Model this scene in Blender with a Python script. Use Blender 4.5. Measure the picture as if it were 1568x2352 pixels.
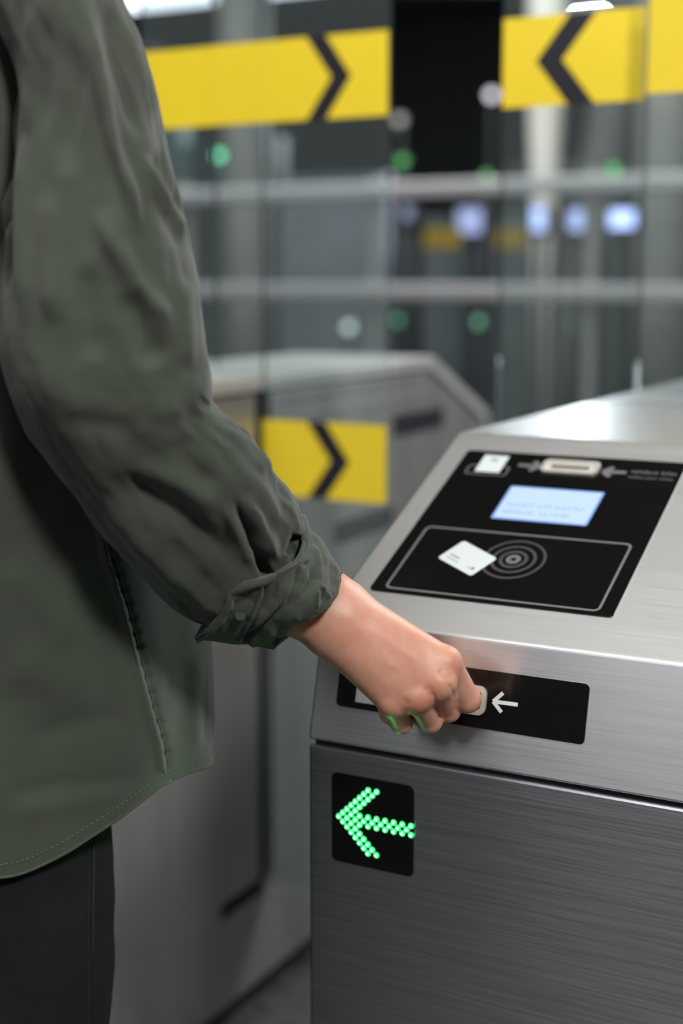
import bpy, bmesh, math, random
import numpy as np
from mathutils import Vector, Matrix, noise
from mathutils.bvhtree import BVHTree
random.seed(7)
PI = math.pi
for o in list(bpy.data.objects): bpy.data.objects.remove(o)
sc = bpy.context.scene
COL = sc.collection

# ------------------------------------------------------------------ camera, world, lights
YAW = math.radians(28.2); FPX = 3267.0; PITCH = math.atan(536 / FPX); CAM_H = 1.2
cam_d = bpy.data.cameras.new('camera'); cam = bpy.data.objects.new('camera', cam_d); COL.objects.link(cam)
cam.location = (0, 0, CAM_H); cam.rotation_euler = (PI / 2 - PITCH, 0, YAW)
cam_d.sensor_fit = 'VERTICAL'; cam_d.sensor_height = 36; cam_d.sensor_width = 24; cam_d.lens = FPX / 2352 * 36
cam_d.clip_start = .05; cam_d.clip_end = 100
cam_d.dof.use_dof = True; cam_d.dof.focus_distance = 1.075; cam_d.dof.aperture_fstop = 2.6
sc.camera = cam
sc.view_settings.view_transform = 'Standard'; sc.view_settings.look = 'None'; sc.view_settings.gamma = 1
sc.view_settings.use_curve_mapping = False
sc.view_settings.exposure = 0.0
w = bpy.data.worlds.new('world'); sc.world = w; w.use_nodes = True
w.node_tree.nodes['Background'].inputs[0].default_value = (.62, .66, .70, 1)
w.node_tree.nodes['Background'].inputs[1].default_value = .10
def area(loc, tgt, sx, sy, power, col=(1, 1, 1)):
    l = bpy.data.lights.new('area_light', 'AREA'); l.shape = 'RECTANGLE'; l.size = sx; l.size_y = sy; l.energy = power; l.color = col
    o = bpy.data.objects.new('area_light', l); COL.objects.link(o); o.location = loc
    o.rotation_euler = (Vector(tgt) - Vector(loc)).to_track_quat('-Z', 'Y').to_euler()
    return o
area((1.15, -.42, 2.6), (-.6, .95, .95), .32, .32, 60, (1, .975, .94))          # spot panel over the gate, right of the camera
area((-.9, .1, 3.3), (-.9, 1.9, 1.3), 2.6, .3, 46, (1, .98, .94))             # added unseen strip light, brightens the yellow bands on the wings
area((.5, 3.8, 3.3), (-1.2, 2.5, .7), 1.6, .4, 95, (.93, .97, 1))              # unseen strip light behind the gates, placed to brighten the left cabinet's side
area((-1.25, -2.6, 3.0), (-.8, -.2, .8), .5, 1.4, 20, (.96, .98, 1))           # unseen strip light behind the camera, narrowed for a highlight streak on the steel
area((-.9, 1.6, 3.3), (-.9, 1.6, 0), 1.8, .25, 8.5, (1, .97, .91))                # added unseen strip light over the passage, brightens the gate's sloped top
area((-3.0, 5.6, 3.3), (-3.0, 7.4, 0), 6, .8, 190, (.92, .96, 1))            # strip in the far hall

def ray(x, y):
    lat = x - 784; up = 1176 - y
    fw = FPX * math.cos(PITCH) + up * math.sin(PITCH); z = up * math.cos(PITCH) - FPX * math.sin(PITCH)
    return Vector((lat * math.cos(YAW) - fw * math.sin(YAW), lat * math.sin(YAW) + fw * math.cos(YAW), z)) / FPX
CP = Vector((0, 0, CAM_H))
def P(x, y, d): return CP + ray(x, y) * d
def atY(x, y, Y): r = ray(x, y); return CP + r * (Y / r.y)
VR = Vector((math.cos(YAW), math.sin(YAW), 0)); VF = Vector((-math.sin(YAW) * math.cos(PITCH), math.cos(YAW) * math.cos(PITCH), -math.sin(PITCH)))
p_ = P(1310, 160, 12.2); area(p_, (-.35, 1.6, 1.05), .8, .35, 230, (.88, .93, 1))      # added far area light, out of view, for highlights on the gate's top
def proj(A):
    A = np.asarray(A) - np.array(CP)
    r = np.array(VR); h = np.array([-math.sin(YAW), math.cos(YAW), 0.])
    l = A @ r; fw = A @ h; d = fw * math.cos(PITCH) - A[:, 2] * math.sin(PITCH); u = A[:, 2] * math.cos(PITCH) + fw * math.sin(PITCH)
    return np.stack([784 + FPX * l / d, 1176 - FPX * u / d], 1)

# ------------------------------------------------------------------ materials
def srgb(r, g, b):
    f = lambda c: (c / 255 / 12.92) if c / 255 <= .04045 else ((c / 255 + .055) / 1.055) ** 2.4
    return (f(r), f(g), f(b), 1)
def mat(name, col, rough=.5, metal=0, noise_amt=0, nscale=8, bump=0, bscale=60, emit=0, ecol=None, stretch=(1, 1, 1), spec=None, aniso=0, sss=0, rough_var=0, sheen=0, col2=None):
    m = bpy.data.materials.new(name); m.use_nodes = True; nt = m.node_tree; N = nt.nodes; L = nt.links
    b = N['Principled BSDF']; b.inputs['Base Color'].default_value = col; b.inputs['Roughness'].default_value = rough; b.inputs['Metallic'].default_value = metal
    if spec is not None: b.inputs['Specular IOR Level'].default_value = spec
    tc = N.new('ShaderNodeTexCoord'); mp = N.new('ShaderNodeMapping'); mp.inputs['Scale'].default_value = stretch; L.new(tc.outputs['Object'], mp.inputs[0])
    n = N.new('ShaderNodeTexNoise'); n.inputs['Scale'].default_value = nscale; n.inputs['Detail'].default_value = 5; L.new(mp.outputs[0], n.inputs['Vector'])
    mx = N.new('ShaderNodeMix'); mx.data_type = 'RGBA'
    c2 = col2 if col2 else tuple(max(0, c * (1 - noise_amt)) for c in col[:3]) + (1,)
    c1 = col if col2 else tuple(min(1, c * (1 + noise_amt)) for c in col[:3]) + (1,)
    mx.inputs[6].default_value = c2; mx.inputs[7].default_value = c1
    cr = N.new('ShaderNodeMapRange'); cr.inputs[1].default_value = .35; cr.inputs[2].default_value = .65; L.new(n.outputs[0], cr.inputs[0])
    L.new(cr.outputs[0], mx.inputs[0]); L.new(mx.outputs[2], b.inputs['Base Color'])
    if rough_var:
        mr = N.new('ShaderNodeMapRange'); mr.inputs[3].default_value = rough - rough_var; mr.inputs[4].default_value = rough + rough_var; L.new(cr.outputs[0], mr.inputs[0]); L.new(mr.outputs[0], b.inputs['Roughness'])
    if bump:
        n2 = N.new('ShaderNodeTexNoise'); n2.inputs['Scale'].default_value = bscale; n2.inputs['Detail'].default_value = 4; L.new(mp.outputs[0], n2.inputs['Vector'])
        bp = N.new('ShaderNodeBump'); bp.inputs['Strength'].default_value = bump; bp.inputs['Distance'].default_value = .001; L.new(n2.outputs[0], bp.inputs['Height']); L.new(bp.outputs[0], b.inputs['Normal'])
    if emit:
        b.inputs['Emission Color'].default_value = ecol or col; b.inputs['Emission Strength'].default_value = emit
    if aniso:
        b.inputs['Anisotropic'].default_value = aniso; b.inputs['Anisotropic Rotation'].default_value = .25
        tg = N.new('ShaderNodeTangent'); tg.direction_type = 'UV_MAP'; L.new(tg.outputs[0], b.inputs['Tangent'])
    if sss:
        b.inputs['Subsurface Weight'].default_value = sss; b.inputs['Subsurface Radius'].default_value = (.012, .005, .003); b.inputs['Subsurface Scale'].default_value = 1
    if sheen:
        b.inputs['Sheen Weight'].default_value = sheen; b.inputs['Sheen Roughness'].default_value = .5
    return m
M = {}
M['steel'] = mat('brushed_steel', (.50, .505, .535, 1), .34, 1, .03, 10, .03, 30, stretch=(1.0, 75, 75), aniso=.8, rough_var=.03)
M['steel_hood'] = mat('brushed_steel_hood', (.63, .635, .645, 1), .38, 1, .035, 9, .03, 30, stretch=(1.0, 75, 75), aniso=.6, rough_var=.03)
M['steel_edge'] = mat('polished_steel_edge', (.80, .78, .73, 1), .34, .6)
M['far_steel'] = mat('satin_steel', (.46, .445, .43, 1), .45, .6, .12, 3, 0, stretch=(1, 3, .35))
M['rail'] = mat('rail_steel', (.62, .60, .61, 1), .22, 1)
M['rail_far'] = mat('railing_steel', (.62, .60, .61, 1), .3, .5)
M['black_gloss'] = mat('black_gloss', (.003, .003, .004, 1), .16, 0, .3, 9, spec=.38, rough_var=.08, col2=(.0065, .0062, .0055, 1))
M['black_matt'] = mat('black_matt', (.006, .006, .007, 1), .6)
M['dark_gap'] = mat('dark_gap', (.01, .01, .011, 1), .8)
M['plinth'] = mat('plinth', (.02, .02, .02, 1), .6)
M['sensor'] = mat('sensor_window', (.045, .045, .05, 1), .3)
M['print_white'] = mat('printed_white', srgb(214, 222, 224), .4)
M['print_grey'] = mat('printed_grey', srgb(108, 106, 112), .4)
M['print_dim'] = mat('printed_dim_grey', srgb(64, 62, 61), .4)
M['print_ink'] = mat('printed_ink', srgb(120, 130, 135), .5)
M['lcd'] = mat('lcd_backlight', (.05, .06, .08, 1), .3, emit=.93, ecol=srgb(205, 230, 255))
M['lcd_rim'] = mat('lcd_rim', (.05, .06, .08, 1), .3, emit=.9, ecol=srgb(130, 172, 245))
M['lcd_text'] = mat('lcd_text', (.1, .15, .3, 1), .3, emit=.75, ecol=srgb(150, 188, 240))
M['led'] = mat('green_led', (.1, 1, .4, 1), .3, emit=1)
def led_mat():
    m = M['led']; N = m.node_tree.nodes; L = m.node_tree.links; b = N['Principled BSDF']
    # bright core, green rim: brighter on the dome's crown (object space)
    tc = N.new('ShaderNodeTexCoord'); g = N.new('ShaderNodeVectorMath'); g.operation = 'LENGTH'
    mp = N.new('ShaderNodeMapping'); mp.inputs['Scale'].default_value = (1, 0, 1); L.new(tc.outputs['Object'], mp.inputs[0]); L.new(mp.outputs[0], g.inputs[0])
    r = N.new('ShaderNodeMapRange'); r.inputs[1].default_value = .0005; r.inputs[2].default_value = .0018; L.new(g.outputs['Value'], r.inputs[0])
    x = N.new('ShaderNodeMix'); x.data_type = 'RGBA'; x.inputs[6].default_value = (.75, 1.6, .95, 1); x.inputs[7].default_value = (.0, .55, .07, 1)
    L.new(r.outputs[0], x.inputs[0]); L.new(x.outputs[2], b.inputs['Emission Color']); b.inputs['Emission Strength'].default_value = 1.6
led_mat()
M['yellow'] = mat('yellow_film', srgb(236, 208, 44), .45, 0, .04, 3)
M['yellow_dull'] = mat('yellow_dull_film', srgb(120, 100, 24), .5)
M['chevron'] = mat('chevron_film', srgb(24, 24, 34), .5)
M['edge_glass'] = mat('glass_edge', srgb(150, 218, 212), .45, 0, .2, 3, spec=.9)
M['cover'] = mat('cover_steel', (.72, .70, .66, 1), .4, .35)
M['skin'] = mat('skin', srgb(205, 155, 133), .46, 0, 0, 38, .16, 900, sss=.35, col2=srgb(192, 133, 110))
M['shirt'] = mat('shirt_cotton', srgb(66, 74, 62), .9, 0, 0, 7, .5, 1500, col2=srgb(57, 63, 54), sheen=.15)
M['thread'] = mat('thread', srgb(52, 62, 54), .9)
M['thread_light'] = mat('thread_light', srgb(96, 106, 92), .9)
M['button'] = mat('button', srgb(50, 57, 50), .55)
M['jeans'] = mat('jeans_denim', srgb(10, 10, 16), .9, 0, .3, 60, .6, 1800)
M['hair'] = mat('hair', srgb(30, 22, 18), .5, 0, .4, 90, .5, 300, stretch=(6, 6, 1))
M['shoe'] = mat('shoe', srgb(30, 30, 32), .5); M['sole'] = mat('shoe_sole', srgb(200, 200, 196), .6)
M['floor'] = mat('floor_granite', srgb(74, 73, 72), .3, 0, .25, 30, rough_var=.08)
M['ceiling'] = mat('ceiling_panel', srgb(40, 46, 44), .7)
M['wall'] = mat('wall_cladding', srgb(76, 78, 82), .6, 0, .2, .8)
M['wall_dark'] = mat('wall_dark', srgb(14, 22, 17), .8)
M['concrete'] = mat('column_concrete', srgb(196, 188, 178), .5, 0, .05, 4)
M['concrete_dark'] = mat('column_grey', srgb(96, 96, 92), .6, 0, .1, 4)
M['part_a'] = mat('partition_grey', srgb(124, 128, 134), .5, 0, .2, 1.2); M['part_b'] = mat('partition_dark', srgb(52, 56, 58), .5, 0, .3, 1.2); M['part_c'] = mat('partition_teal', srgb(92, 118, 116), .5, 0, .2, 1.2)
def glow(name, c, s): return mat(name, (.1, .1, .1, 1), .5, emit=s, ecol=c)
M['lamp'] = glow('lamp_panel', (.80, .88, 1, 1), 3.0)
M['scr'] = glow('far_screen', (.50, .62, 1, 1), 5.0)
def glass():
    m = bpy.data.materials.new('clear_glass'); m.use_nodes = True; N = m.node_tree.nodes; L = m.node_tree.links; N.clear()
    o = N.new('ShaderNodeOutputMaterial'); t = N.new('ShaderNodeBsdfTransparent'); t.inputs[0].default_value = (.94, .98, .97, 1)
    g = N.new('ShaderNodeBsdfGlossy'); g.inputs['Roughness'].default_value = .03; g.inputs[0].default_value = (.95, 1, 1, 1)
    f = N.new('ShaderNodeFresnel'); f.inputs[0].default_value = 1.5; mx = N.new('ShaderNodeMixShader'); L.new(f.outputs[0], mx.inputs[0]); L.new(t.outputs[0], mx.inputs[1]); L.new(g.outputs[0], mx.inputs[2])
    d = N.new('ShaderNodeBsdfDiffuse'); d.inputs[0].default_value = (.62, .74, .74, 1); m2 = N.new('ShaderNodeMixShader'); m2.inputs[0].default_value = .045  # pale diffuse veil painted in for the milky reflection on the panes
    L.new(mx.outputs[0], m2.inputs[1]); L.new(d.outputs[0], m2.inputs[2]); L.new(m2.outputs[0], o.inputs[0])
    return m
M['glass'] = glass()

# ------------------------------------------------------------------ helpers
def finish(name, me, m, parent=None, smooth=False, uv=False):
    me.materials.clear()
    for x in (m if isinstance(m, list) else [m]): me.materials.append(x)
    if smooth:
        for p in me.polygons: p.use_smooth = True
    if uv:
        l = me.uv_layers.new(name='UVMap')
        for p in me.polygons:
            n = p.normal
            for li in p.loop_indices:
                c = me.vertices[me.loops[li].vertex_index].co
                l.data[li].uv = (c.x, c.y) if abs(n.z) > .95 else ((c.y, c.z) if abs(n.x) > .7 else (c.x, c.z + c.y))
    o = bpy.data.objects.new(name, me); COL.objects.link(o); o.parent = parent
    return o
def obj(name, bm, m, parent=None, smooth=False, uv=False):
    me = bpy.data.meshes.new(name); bmesh.ops.recalc_face_normals(bm, faces=bm.faces); bm.to_mesh(me); bm.free()
    return finish(name, me, m, parent, smooth, uv)
def empty(name, label, cat, loc=(0, 0, 0), group=None):
    o = bpy.data.objects.new(name, None); COL.objects.link(o); o.location = loc; o.empty_display_size = .1; o['label'] = label; o['category'] = cat
    if group: o['group'] = group
    return o
def tag(o, label, cat, group=None):
    o['label'] = label; o['category'] = cat
    if group: o['group'] = group
    return o
def struct(o): o['kind'] = 'structure'; return o
def box(bm, lo, hi, bev=0, seg=2):
    lo = Vector(lo); hi = Vector(hi); g = bmesh.ops.create_cube(bm, size=1); vs = g['verts']
    for v in vs: v.co = Vector([(lo[i] + hi[i]) / 2 + v.co[i] * (hi[i] - lo[i]) for i in range(3)])
    if bev:
        es = list({e for v in vs for e in v.link_edges}); bmesh.ops.bevel(bm, geom=es, offset=bev, segments=seg, affect='EDGES', profile=.5)
def prism(bm, pts, X0, X1, bev=0):
    """outline pts in (y, z), extruded along x from X0 to X1"""
    a = [bm.verts.new((X0, y, z)) for y, z in pts]; b = [bm.verts.new((X1, y, z)) for y, z in pts]
    n = len(pts); fs = [bm.faces.new(a), bm.faces.new(b[::-1])]
    for i in range(n): fs.append(bm.faces.new((a[i], b[i], b[(i + 1) % n], a[(i + 1) % n])))
    bmesh.ops.recalc_face_normals(bm, faces=fs)
    if bev:
        es = list({e for f in fs for e in f.edges}); bmesh.ops.bevel(bm, geom=es, offset=bev, segments=3, affect='EDGES', profile=.5)
def rrect(x0, y0, x1, y1, r, n=6):
    out = []
    for cx, cy, a0 in ((x1 - r, y1 - r, 0), (x0 + r, y1 - r, 90), (x0 + r, y0 + r, 180), (x1 - r, y0 + r, 270)):
        for i in range(n + 1):
            a = math.radians(a0 + 90 * i / n); out.append((cx + r * math.cos(a), cy + r * math.sin(a)))
    return out
class Frame:
    """a flat face: origin, u axis (x), v axis (up the face), n (out of it); coordinates in millimetres"""
    def __init__(s, o, u, v): s.o = Vector(o); s.u = Vector(u).normalized(); s.v = Vector(v).normalized(); s.n = s.u.cross(s.v).normalized()
    def __call__(s, x, y, h=0): return s.o + s.u * (x / 1000) + s.v * (y / 1000) + s.n * (h / 1000)
def plate(bm, F, pts, h0, h1):
    a = [bm.verts.new(F(x, y, h0)) for x, y in pts]; b = [bm.verts.new(F(x, y, h1)) for x, y in pts]; n = len(pts)
    bm.faces.new(a[::-1]); bm.faces.new(b)
    for i in range(n): bm.faces.new((a[i], a[(i + 1) % n], b[(i + 1) % n], b[i]))
def ring(bm, F, outer, inner, h0, h1):
    n = len(outer)
    R = [[bm.verts.new(F(x, y, h)) for x, y in pts] for pts, h in ((outer, h0), (outer, h1), (inner, h1), (inner, h0))]
    for k in range(4):
        A = R[k]; B = R[(k + 1) % 4]
        for i in range(n): bm.faces.new((A[i], A[(i + 1) % n], B[(i + 1) % n], B[i]))
def circ(cx, cy, r, n=40): return [(cx + r * math.cos(2 * PI * i / n), cy + r * math.sin(2 * PI * i / n)) for i in range(n)]
def bar2(p, q, w):
    p = Vector(p); q = Vector(q); d = (q - p).normalized(); s = Vector((-d.y, d.x)) * (w / 2)
    return [tuple(p + s), tuple(p - s), tuple(q - s), tuple(q + s)]
def tube(bm, pts, r, n=8, caps=True):
    pts = [Vector(p) for p in pts]; rows = []
    for i, p in enumerate(pts):
        d = (pts[min(i + 1, len(pts) - 1)] - pts[max(i - 1, 0)]).normalized(); a = d.orthogonal().normalized() if i == 0 else (a - d * a.dot(d)).normalized()
        b = d.cross(a); rr = r[i] if isinstance(r, (list, tuple)) else r
        rows.append([bm.verts.new(p + (a * math.cos(2 * PI * k / n) + b * math.sin(2 * PI * k / n)) * rr) for k in range(n)])
    for A, B in zip(rows, rows[1:]):
        for k in range(n): bm.faces.new((A[k], A[(k + 1) % n], B[(k + 1) % n], B[k]))
    if caps: bm.faces.new(rows[0][::-1]); bm.faces.new(rows[-1])
def text(name, s, F, x, y, size, h, m, parent):
    cu = bpy.data.curves.new(name, 'FONT'); cu.body = s; cu.size = size / 1000; cu.extrude = .00005
    t = bpy.data.objects.new('tmp_text', cu); COL.objects.link(t); dg = bpy.context.evaluated_depsgraph_get()
    me = bpy.data.meshes.new_from_object(t.evaluated_get(dg)); bpy.data.objects.remove(t); me.name = name
    R = Matrix((F.u, F.v, F.n)).transposed().to_4x4(); me.transform(Matrix.Translation(F(x, y, h)) @ R)
    return finish(name, me, m, parent)
def new(): return bmesh.new()

# ------------------------------------------------------------------ the station hall
b = new(); box(b, (-9, -5, -.1), (9, 14, 0)); struct(obj('floor', b, M['floor']))
b = new(); box(b, (-9, -5, 3.6), (9, 14, 3.7)); struct(obj('ceiling', b, M['ceiling']))
b = new(); box(b, (-9, 12.9, 0), (9, 13.1, 3.6)); struct(obj('wall_far', b, M['wall_dark']))

# ------------------------------------------------------------------ ticket gates
Zt = 1.048; Y0 = 1.0; Ytop = 1.308; CL = 1.9
def gate_body(g, X0, X1, front_near=True, st='steel', sh='steel_hood'):
    """cabinet along y from 1.0 to 2.9: plinth, lower cabinet, hood with two slanted ends"""
    far = Y0 + 2.878 - Y0
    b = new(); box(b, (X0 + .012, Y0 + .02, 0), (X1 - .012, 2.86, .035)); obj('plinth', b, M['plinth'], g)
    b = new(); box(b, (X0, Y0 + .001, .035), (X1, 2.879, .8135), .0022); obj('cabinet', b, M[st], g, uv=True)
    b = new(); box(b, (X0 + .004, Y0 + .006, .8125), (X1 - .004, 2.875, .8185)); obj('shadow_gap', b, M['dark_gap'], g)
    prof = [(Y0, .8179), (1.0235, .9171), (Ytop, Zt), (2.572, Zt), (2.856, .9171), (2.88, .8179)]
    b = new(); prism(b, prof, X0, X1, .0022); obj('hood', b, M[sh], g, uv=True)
Xr0, Xr1 = -.568, -.208
gate = empty('ticket_gate', 'brushed steel ticket gate the person reaches to, with lit screen and green arrow', 'ticket gate', (-.388, 1.94, 0))
gr = bpy.data.objects.new('x', None)
def at_origin(e, fn, *a, **k): fn(*a, **k)
G = gate
gate_body(G, Xr0, Xr1)
S0 = Vector((Xr0, Y0, .8179)); R0 = Vector((Xr0, 1.0235, .9171)); T0 = Vector((Xr0, Ytop, Zt))
FS = Frame(R0, (1, 0, 0), T0 - R0); FB = Frame(S0, (1, 0, 0), R0 - S0); FF = Frame((Xr0, Y0 + .001, 0), (1, 0, 0), (0, 0, 1))
def part(name, F, shapes, h0, h1, m, parent):
    b = new()
    for s in shapes: plate(b, F, s, h0, h1)
    return obj(name, b, M[m], parent)
# display panel on the slope
dp = part('display_panel', FS, [rrect(24, 45, 239.5, 279.5, 4)], .1, 1.0, 'black_gloss', G)
part('screen', FS, [rrect(90, 166.5, 180, 221.5, 2.5)], .6, 1.25, 'lcd_rim', dp)['label'] = 'pale blue lit screen'
part('screen_field', FS, [rrect(92.2, 168.8, 177.8, 219.2, 2)], 1.25, 1.32, 'lcd', dp)
text('screen_text', 'VLOZIT CIM KARTU', FS, 96, 188, 8.2, 1.4, M['lcd_text'], dp)
text('screen_text', '00000.00  12 10:00', FS, 96, 176, 8.2, 1.4, M['lcd_text'], dp)
b = new(); ring(b, FS, rrect(36.3, 42.8 + 6.5, 227.6, 146.3, 6), rrect(38.6, 45.2 + 6.5, 225.3, 143.9, 4), 1.0, 1.12); obj('border_line', b, M['print_grey'], dp)
b = new()
for ro, ri in ((28.5, 26), (20.2, 17.4), (12.8, 9.6)): ring(b, FS, circ(133.5, 108, ro), circ(133.5, 108, ri), 1.0, 1.1)
obj('contactless_rings', b, M['print_dim'], dp)
b = new(); ring(b, FS, circ(133.5, 108, 6.6), circ(133.5, 108, 2.4), 1.0, 1.12); obj('contactless_rings', b, M['print_grey'], dp)
# printed card: a rotated rounded rectangle
cx, cy = 92.6, 103.3; ca = Vector((119.1 - 79.3, 107.0 - 128.4)); cb = Vector((79.3 - 65.9, 128.4 - 99.7)); la, lb = ca.length, cb.length; ca.normalize(); cb.normalize()
def cardpt(x, y): v = Vector((cx, cy)) + ca * x + cb * y; return (v.x, v.y)
ci = part('card_symbol', FS, [[cardpt(x, y) for x, y in rrect(-la / 2, -lb / 2, la / 2, lb / 2, 3)]], 1.0, 1.2, 'print_white', dp)
FC = Frame(FS(cx, cy), FS.u * ca.x + FS.v * ca.y, FS.u * cb.x + FS.v * cb.y)
part('card_print', FC, [bar2((-17, -5), (-5, -5), 1.6), bar2((-17, -9.5), (-2, -9.5), .9), bar2((10, -9), (13, -9), 1.0), circ(15.5, -7.5, 1.9, 12)], 1.2, 1.25, 'print_ink', dp)
# ticket symbol over a slot outline
b = new(); ring(b, FS, rrect(36, 237, 78, 253.5, 4), rrect(37.4, 238.4, 76.6, 252.1, 3), 1.0, 1.1); obj('ticket_symbol_outline', b, M['print_grey'], dp)
part('ticket_symbol', FS, [[(45, 242), (70, 242), (70, 272), (45, 272)]], 1.1, 1.2, 'print_white', dp)
b = new(); plate(b, FS, [(53, 262), (62, 262), (60, 266), (55, 266)], 1.2, 1.25); obj('ticket_print', b, M['print_ink'], dp)
def arrow(F, tip, tail, w, hl, name, m, parent, h=1.0):
    tip = Vector(tip); tail = Vector(tail); d = (tip - tail).normalized(); s = Vector((-d.y, d.x)); b = new()
    plate(b, F, bar2(tail, tip - d * w * .4, w), h, h + .12)
    for k in (1, -1): plate(b, F, bar2(tip - d * hl + s * hl * k, tip, w) , h + .001 * (k + 2), h + .12 + .001 * (k + 2))
    obj(name, b, M[m], parent)
arrow(FS, (105.5, 257.5), (84, 258), 5.0, 8, 'arrow_symbol', 'print_grey', dp)
arrow(FS, (167.5, 256), (189, 256.8), 5.0, 8, 'arrow_symbol', 'print_grey', dp)
text('lettering', 'validace bilet', FS, 192.5, 257, 8.2, 1.05, M['print_grey'], dp)
text('lettering', 'collect your ticket', FS, 192.5, 248.5, 5.6, 1.05, M['print_grey'], dp)
def slot(F, x0, y0, x1, y1, parent, inner='dark_gap'):
    r = min(x1 - x0, y1 - y0) * .28
    b = new(); ring(b, F, rrect(x0, y0, x1, y1, r), rrect(x0 + 4.2, y0 + 4.2, x1 - 4.2, y1 - 4.2, r * .45), .9, 3.2)
    bmesh.ops.bevel(b, geom=[e for e in b.edges if len(e.link_faces) == 2 and e.calc_face_angle(0) > 1.2], offset=.0009, segments=2, affect='EDGES')
    z = obj('slot_bezel', b, M['steel_edge'], parent, uv=True)
    part('slot_opening', F, [rrect(x0 + 4, y0 + 4, x1 - 4, y1 - 4, r * .45)], .9, 1.15, inner, parent)
    return z
slot(FS, 108, 247, 163, 269, dp, 'cover')
part('slot_lip', FS, [[(117, 256.2), (154, 256.2), (154, 260), (117, 260)]], 1.15, 2.4, 'rail', dp)
# slot panel on the band
sp = part('slot_panel', FB, [rrect(23, 31.5, 238, 77.8, 4)], .1, 1.0, 'black_gloss', G)
slot(FB, 104, 41.5, 156, 64.8, sp)
arrow(FB, (161.5, 54), (182, 54.4), 3.0, 7.6, 'arrow_symbol', 'print_white', sp)
part('ticket_symbol', FB, [[(40.7, 37), (66, 37), (66, 60), (40.7, 60)]], 1.0, 1.15, 'print_white', sp)
# arrow display on the front
lp = part('arrow_display', FF, [rrect(22.4, 715, 98.2, 793, 5)], .1, 1.0, 'black_gloss', G)
dots = set()
for k in range(8): dots |= {(k, k), (k, -k), (2 + k, k), (2 + k, -k)}
dots.add((4, 0)); dots |= {(k, s) for k in range(5, 18, 2) for s in (1, -1)}; dots |= {(k, 0) for k in range(6, 17, 2)}
b = new(); bmesh.ops.create_uvsphere(b, u_segments=16, v_segments=10, radius=.00262)
for v in b.verts: v.co.y *= .55
me0 = bpy.data.meshes.new('led'); b.to_mesh(me0); b.free(); led0 = finish('led', me0, M['led'], lp, smooth=True)
first = True
for i, j in sorted(dots):
    o = led0 if first else led0.copy()
    if not first: COL.objects.link(o)
    first = False; o.location = FF(29.4 + 3.93 * i, 755.2 + 3.93 * j, 1.2); o.parent = lp
ll = bpy.data.lights.new('led_glow', 'SPOT'); ll.energy = .28; ll.color = (.04, 1, .22); ll.shadow_soft_size = 0; ll.spot_size = 2.9; ll.spot_blend = 1
lo = bpy.data.objects.new('led_glow', ll); COL.objects.link(lo); lo.location = FF(62, 755, 6); lo.rotation_euler = (PI / 2, 0, PI); lo.parent = G
# top plate joints
b = new(); box(b, (Xr0 + .001, 1.718, Zt - .002), (Xr1 - .001, 1.7205, Zt + .0006)); obj('top_joint', b, M['dark_gap'], G)

def chev(F, x, y0, y1, w, d, m, parent, h=0.5):
    """chevron: apex at x, pointing along +d"""
    ym = (y0 + y1) / 2; b = new()
    for k in (-1, 1): 
        yy = y0 if k < 0 else y1
        plate(b, F, [(x, ym), (x - d, yy), (x - d - w, yy), (x - w, ym)] , h, h + .3)
    obj('chevron', b, M[m], parent)
def pane(name, X0, X1, Y, z0, z1, parent, t=.010, bands=(), chevs=(), edge=True):
    b = new(); box(b, (X0, Y - t / 2, z0), (X1, Y + t / 2, z1), .0012, 1)
    b.faces.ensure_lookup_table()
    for f in b.faces: f.material_index = 0
    me = bpy.data.meshes.new(name); bmesh.ops.recalc_face_normals(b, faces=b.faces)
    for f in b.faces: f.material_index = 0 if abs(f.normal.y) > .9 else 1
    b.to_mesh(me); b.free()
    o = finish(name, me, [M['glass'], M['edge_glass']], parent)
    F = Frame((0, Y - t / 2, 0), (1, 0, 0), (0, 0, 1))
    for (a0, a1, c0, c1) in bands:
        q = new(); plate(q, F, [(a0 * 1000, c0 * 1000), (a1 * 1000, c0 * 1000), (a1 * 1000, c1 * 1000), (a0 * 1000, c1 * 1000)], .2, .5); obj('yellow_band', q, M['yellow'], o)
    for (x, c0, c1, w_, d_) in chevs: chev(F, x * 1000, c0 * 1000, c1 * 1000, w_ * 1000, d_ * 1000, 'chevron', o)
    return o
Yf = 1.93
ZB = (1.436, 1.556); ZL = (.860, .980)
# right gate: wing that closes the passage, and the fixed screen over its cabinet
pane('glass_wing', -.776, -.5735, Yf, .20, 1.80, G, bands=[(-.776, -.5735, *ZB)], chevs=[(-.727, ZB[0], ZB[1], -.038, -.047)])
b = new(); box(b, (-.5735, Yf - .03, .19), (-.5675, Yf + .03, 1.02)); obj('wing_slot', b, M['dark_gap'], G)
pane('glass_screen', -.552, -.215, 1.87, Zt - .001, 1.80, G, bands=[(-.552, -.215, *ZB)])

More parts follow.
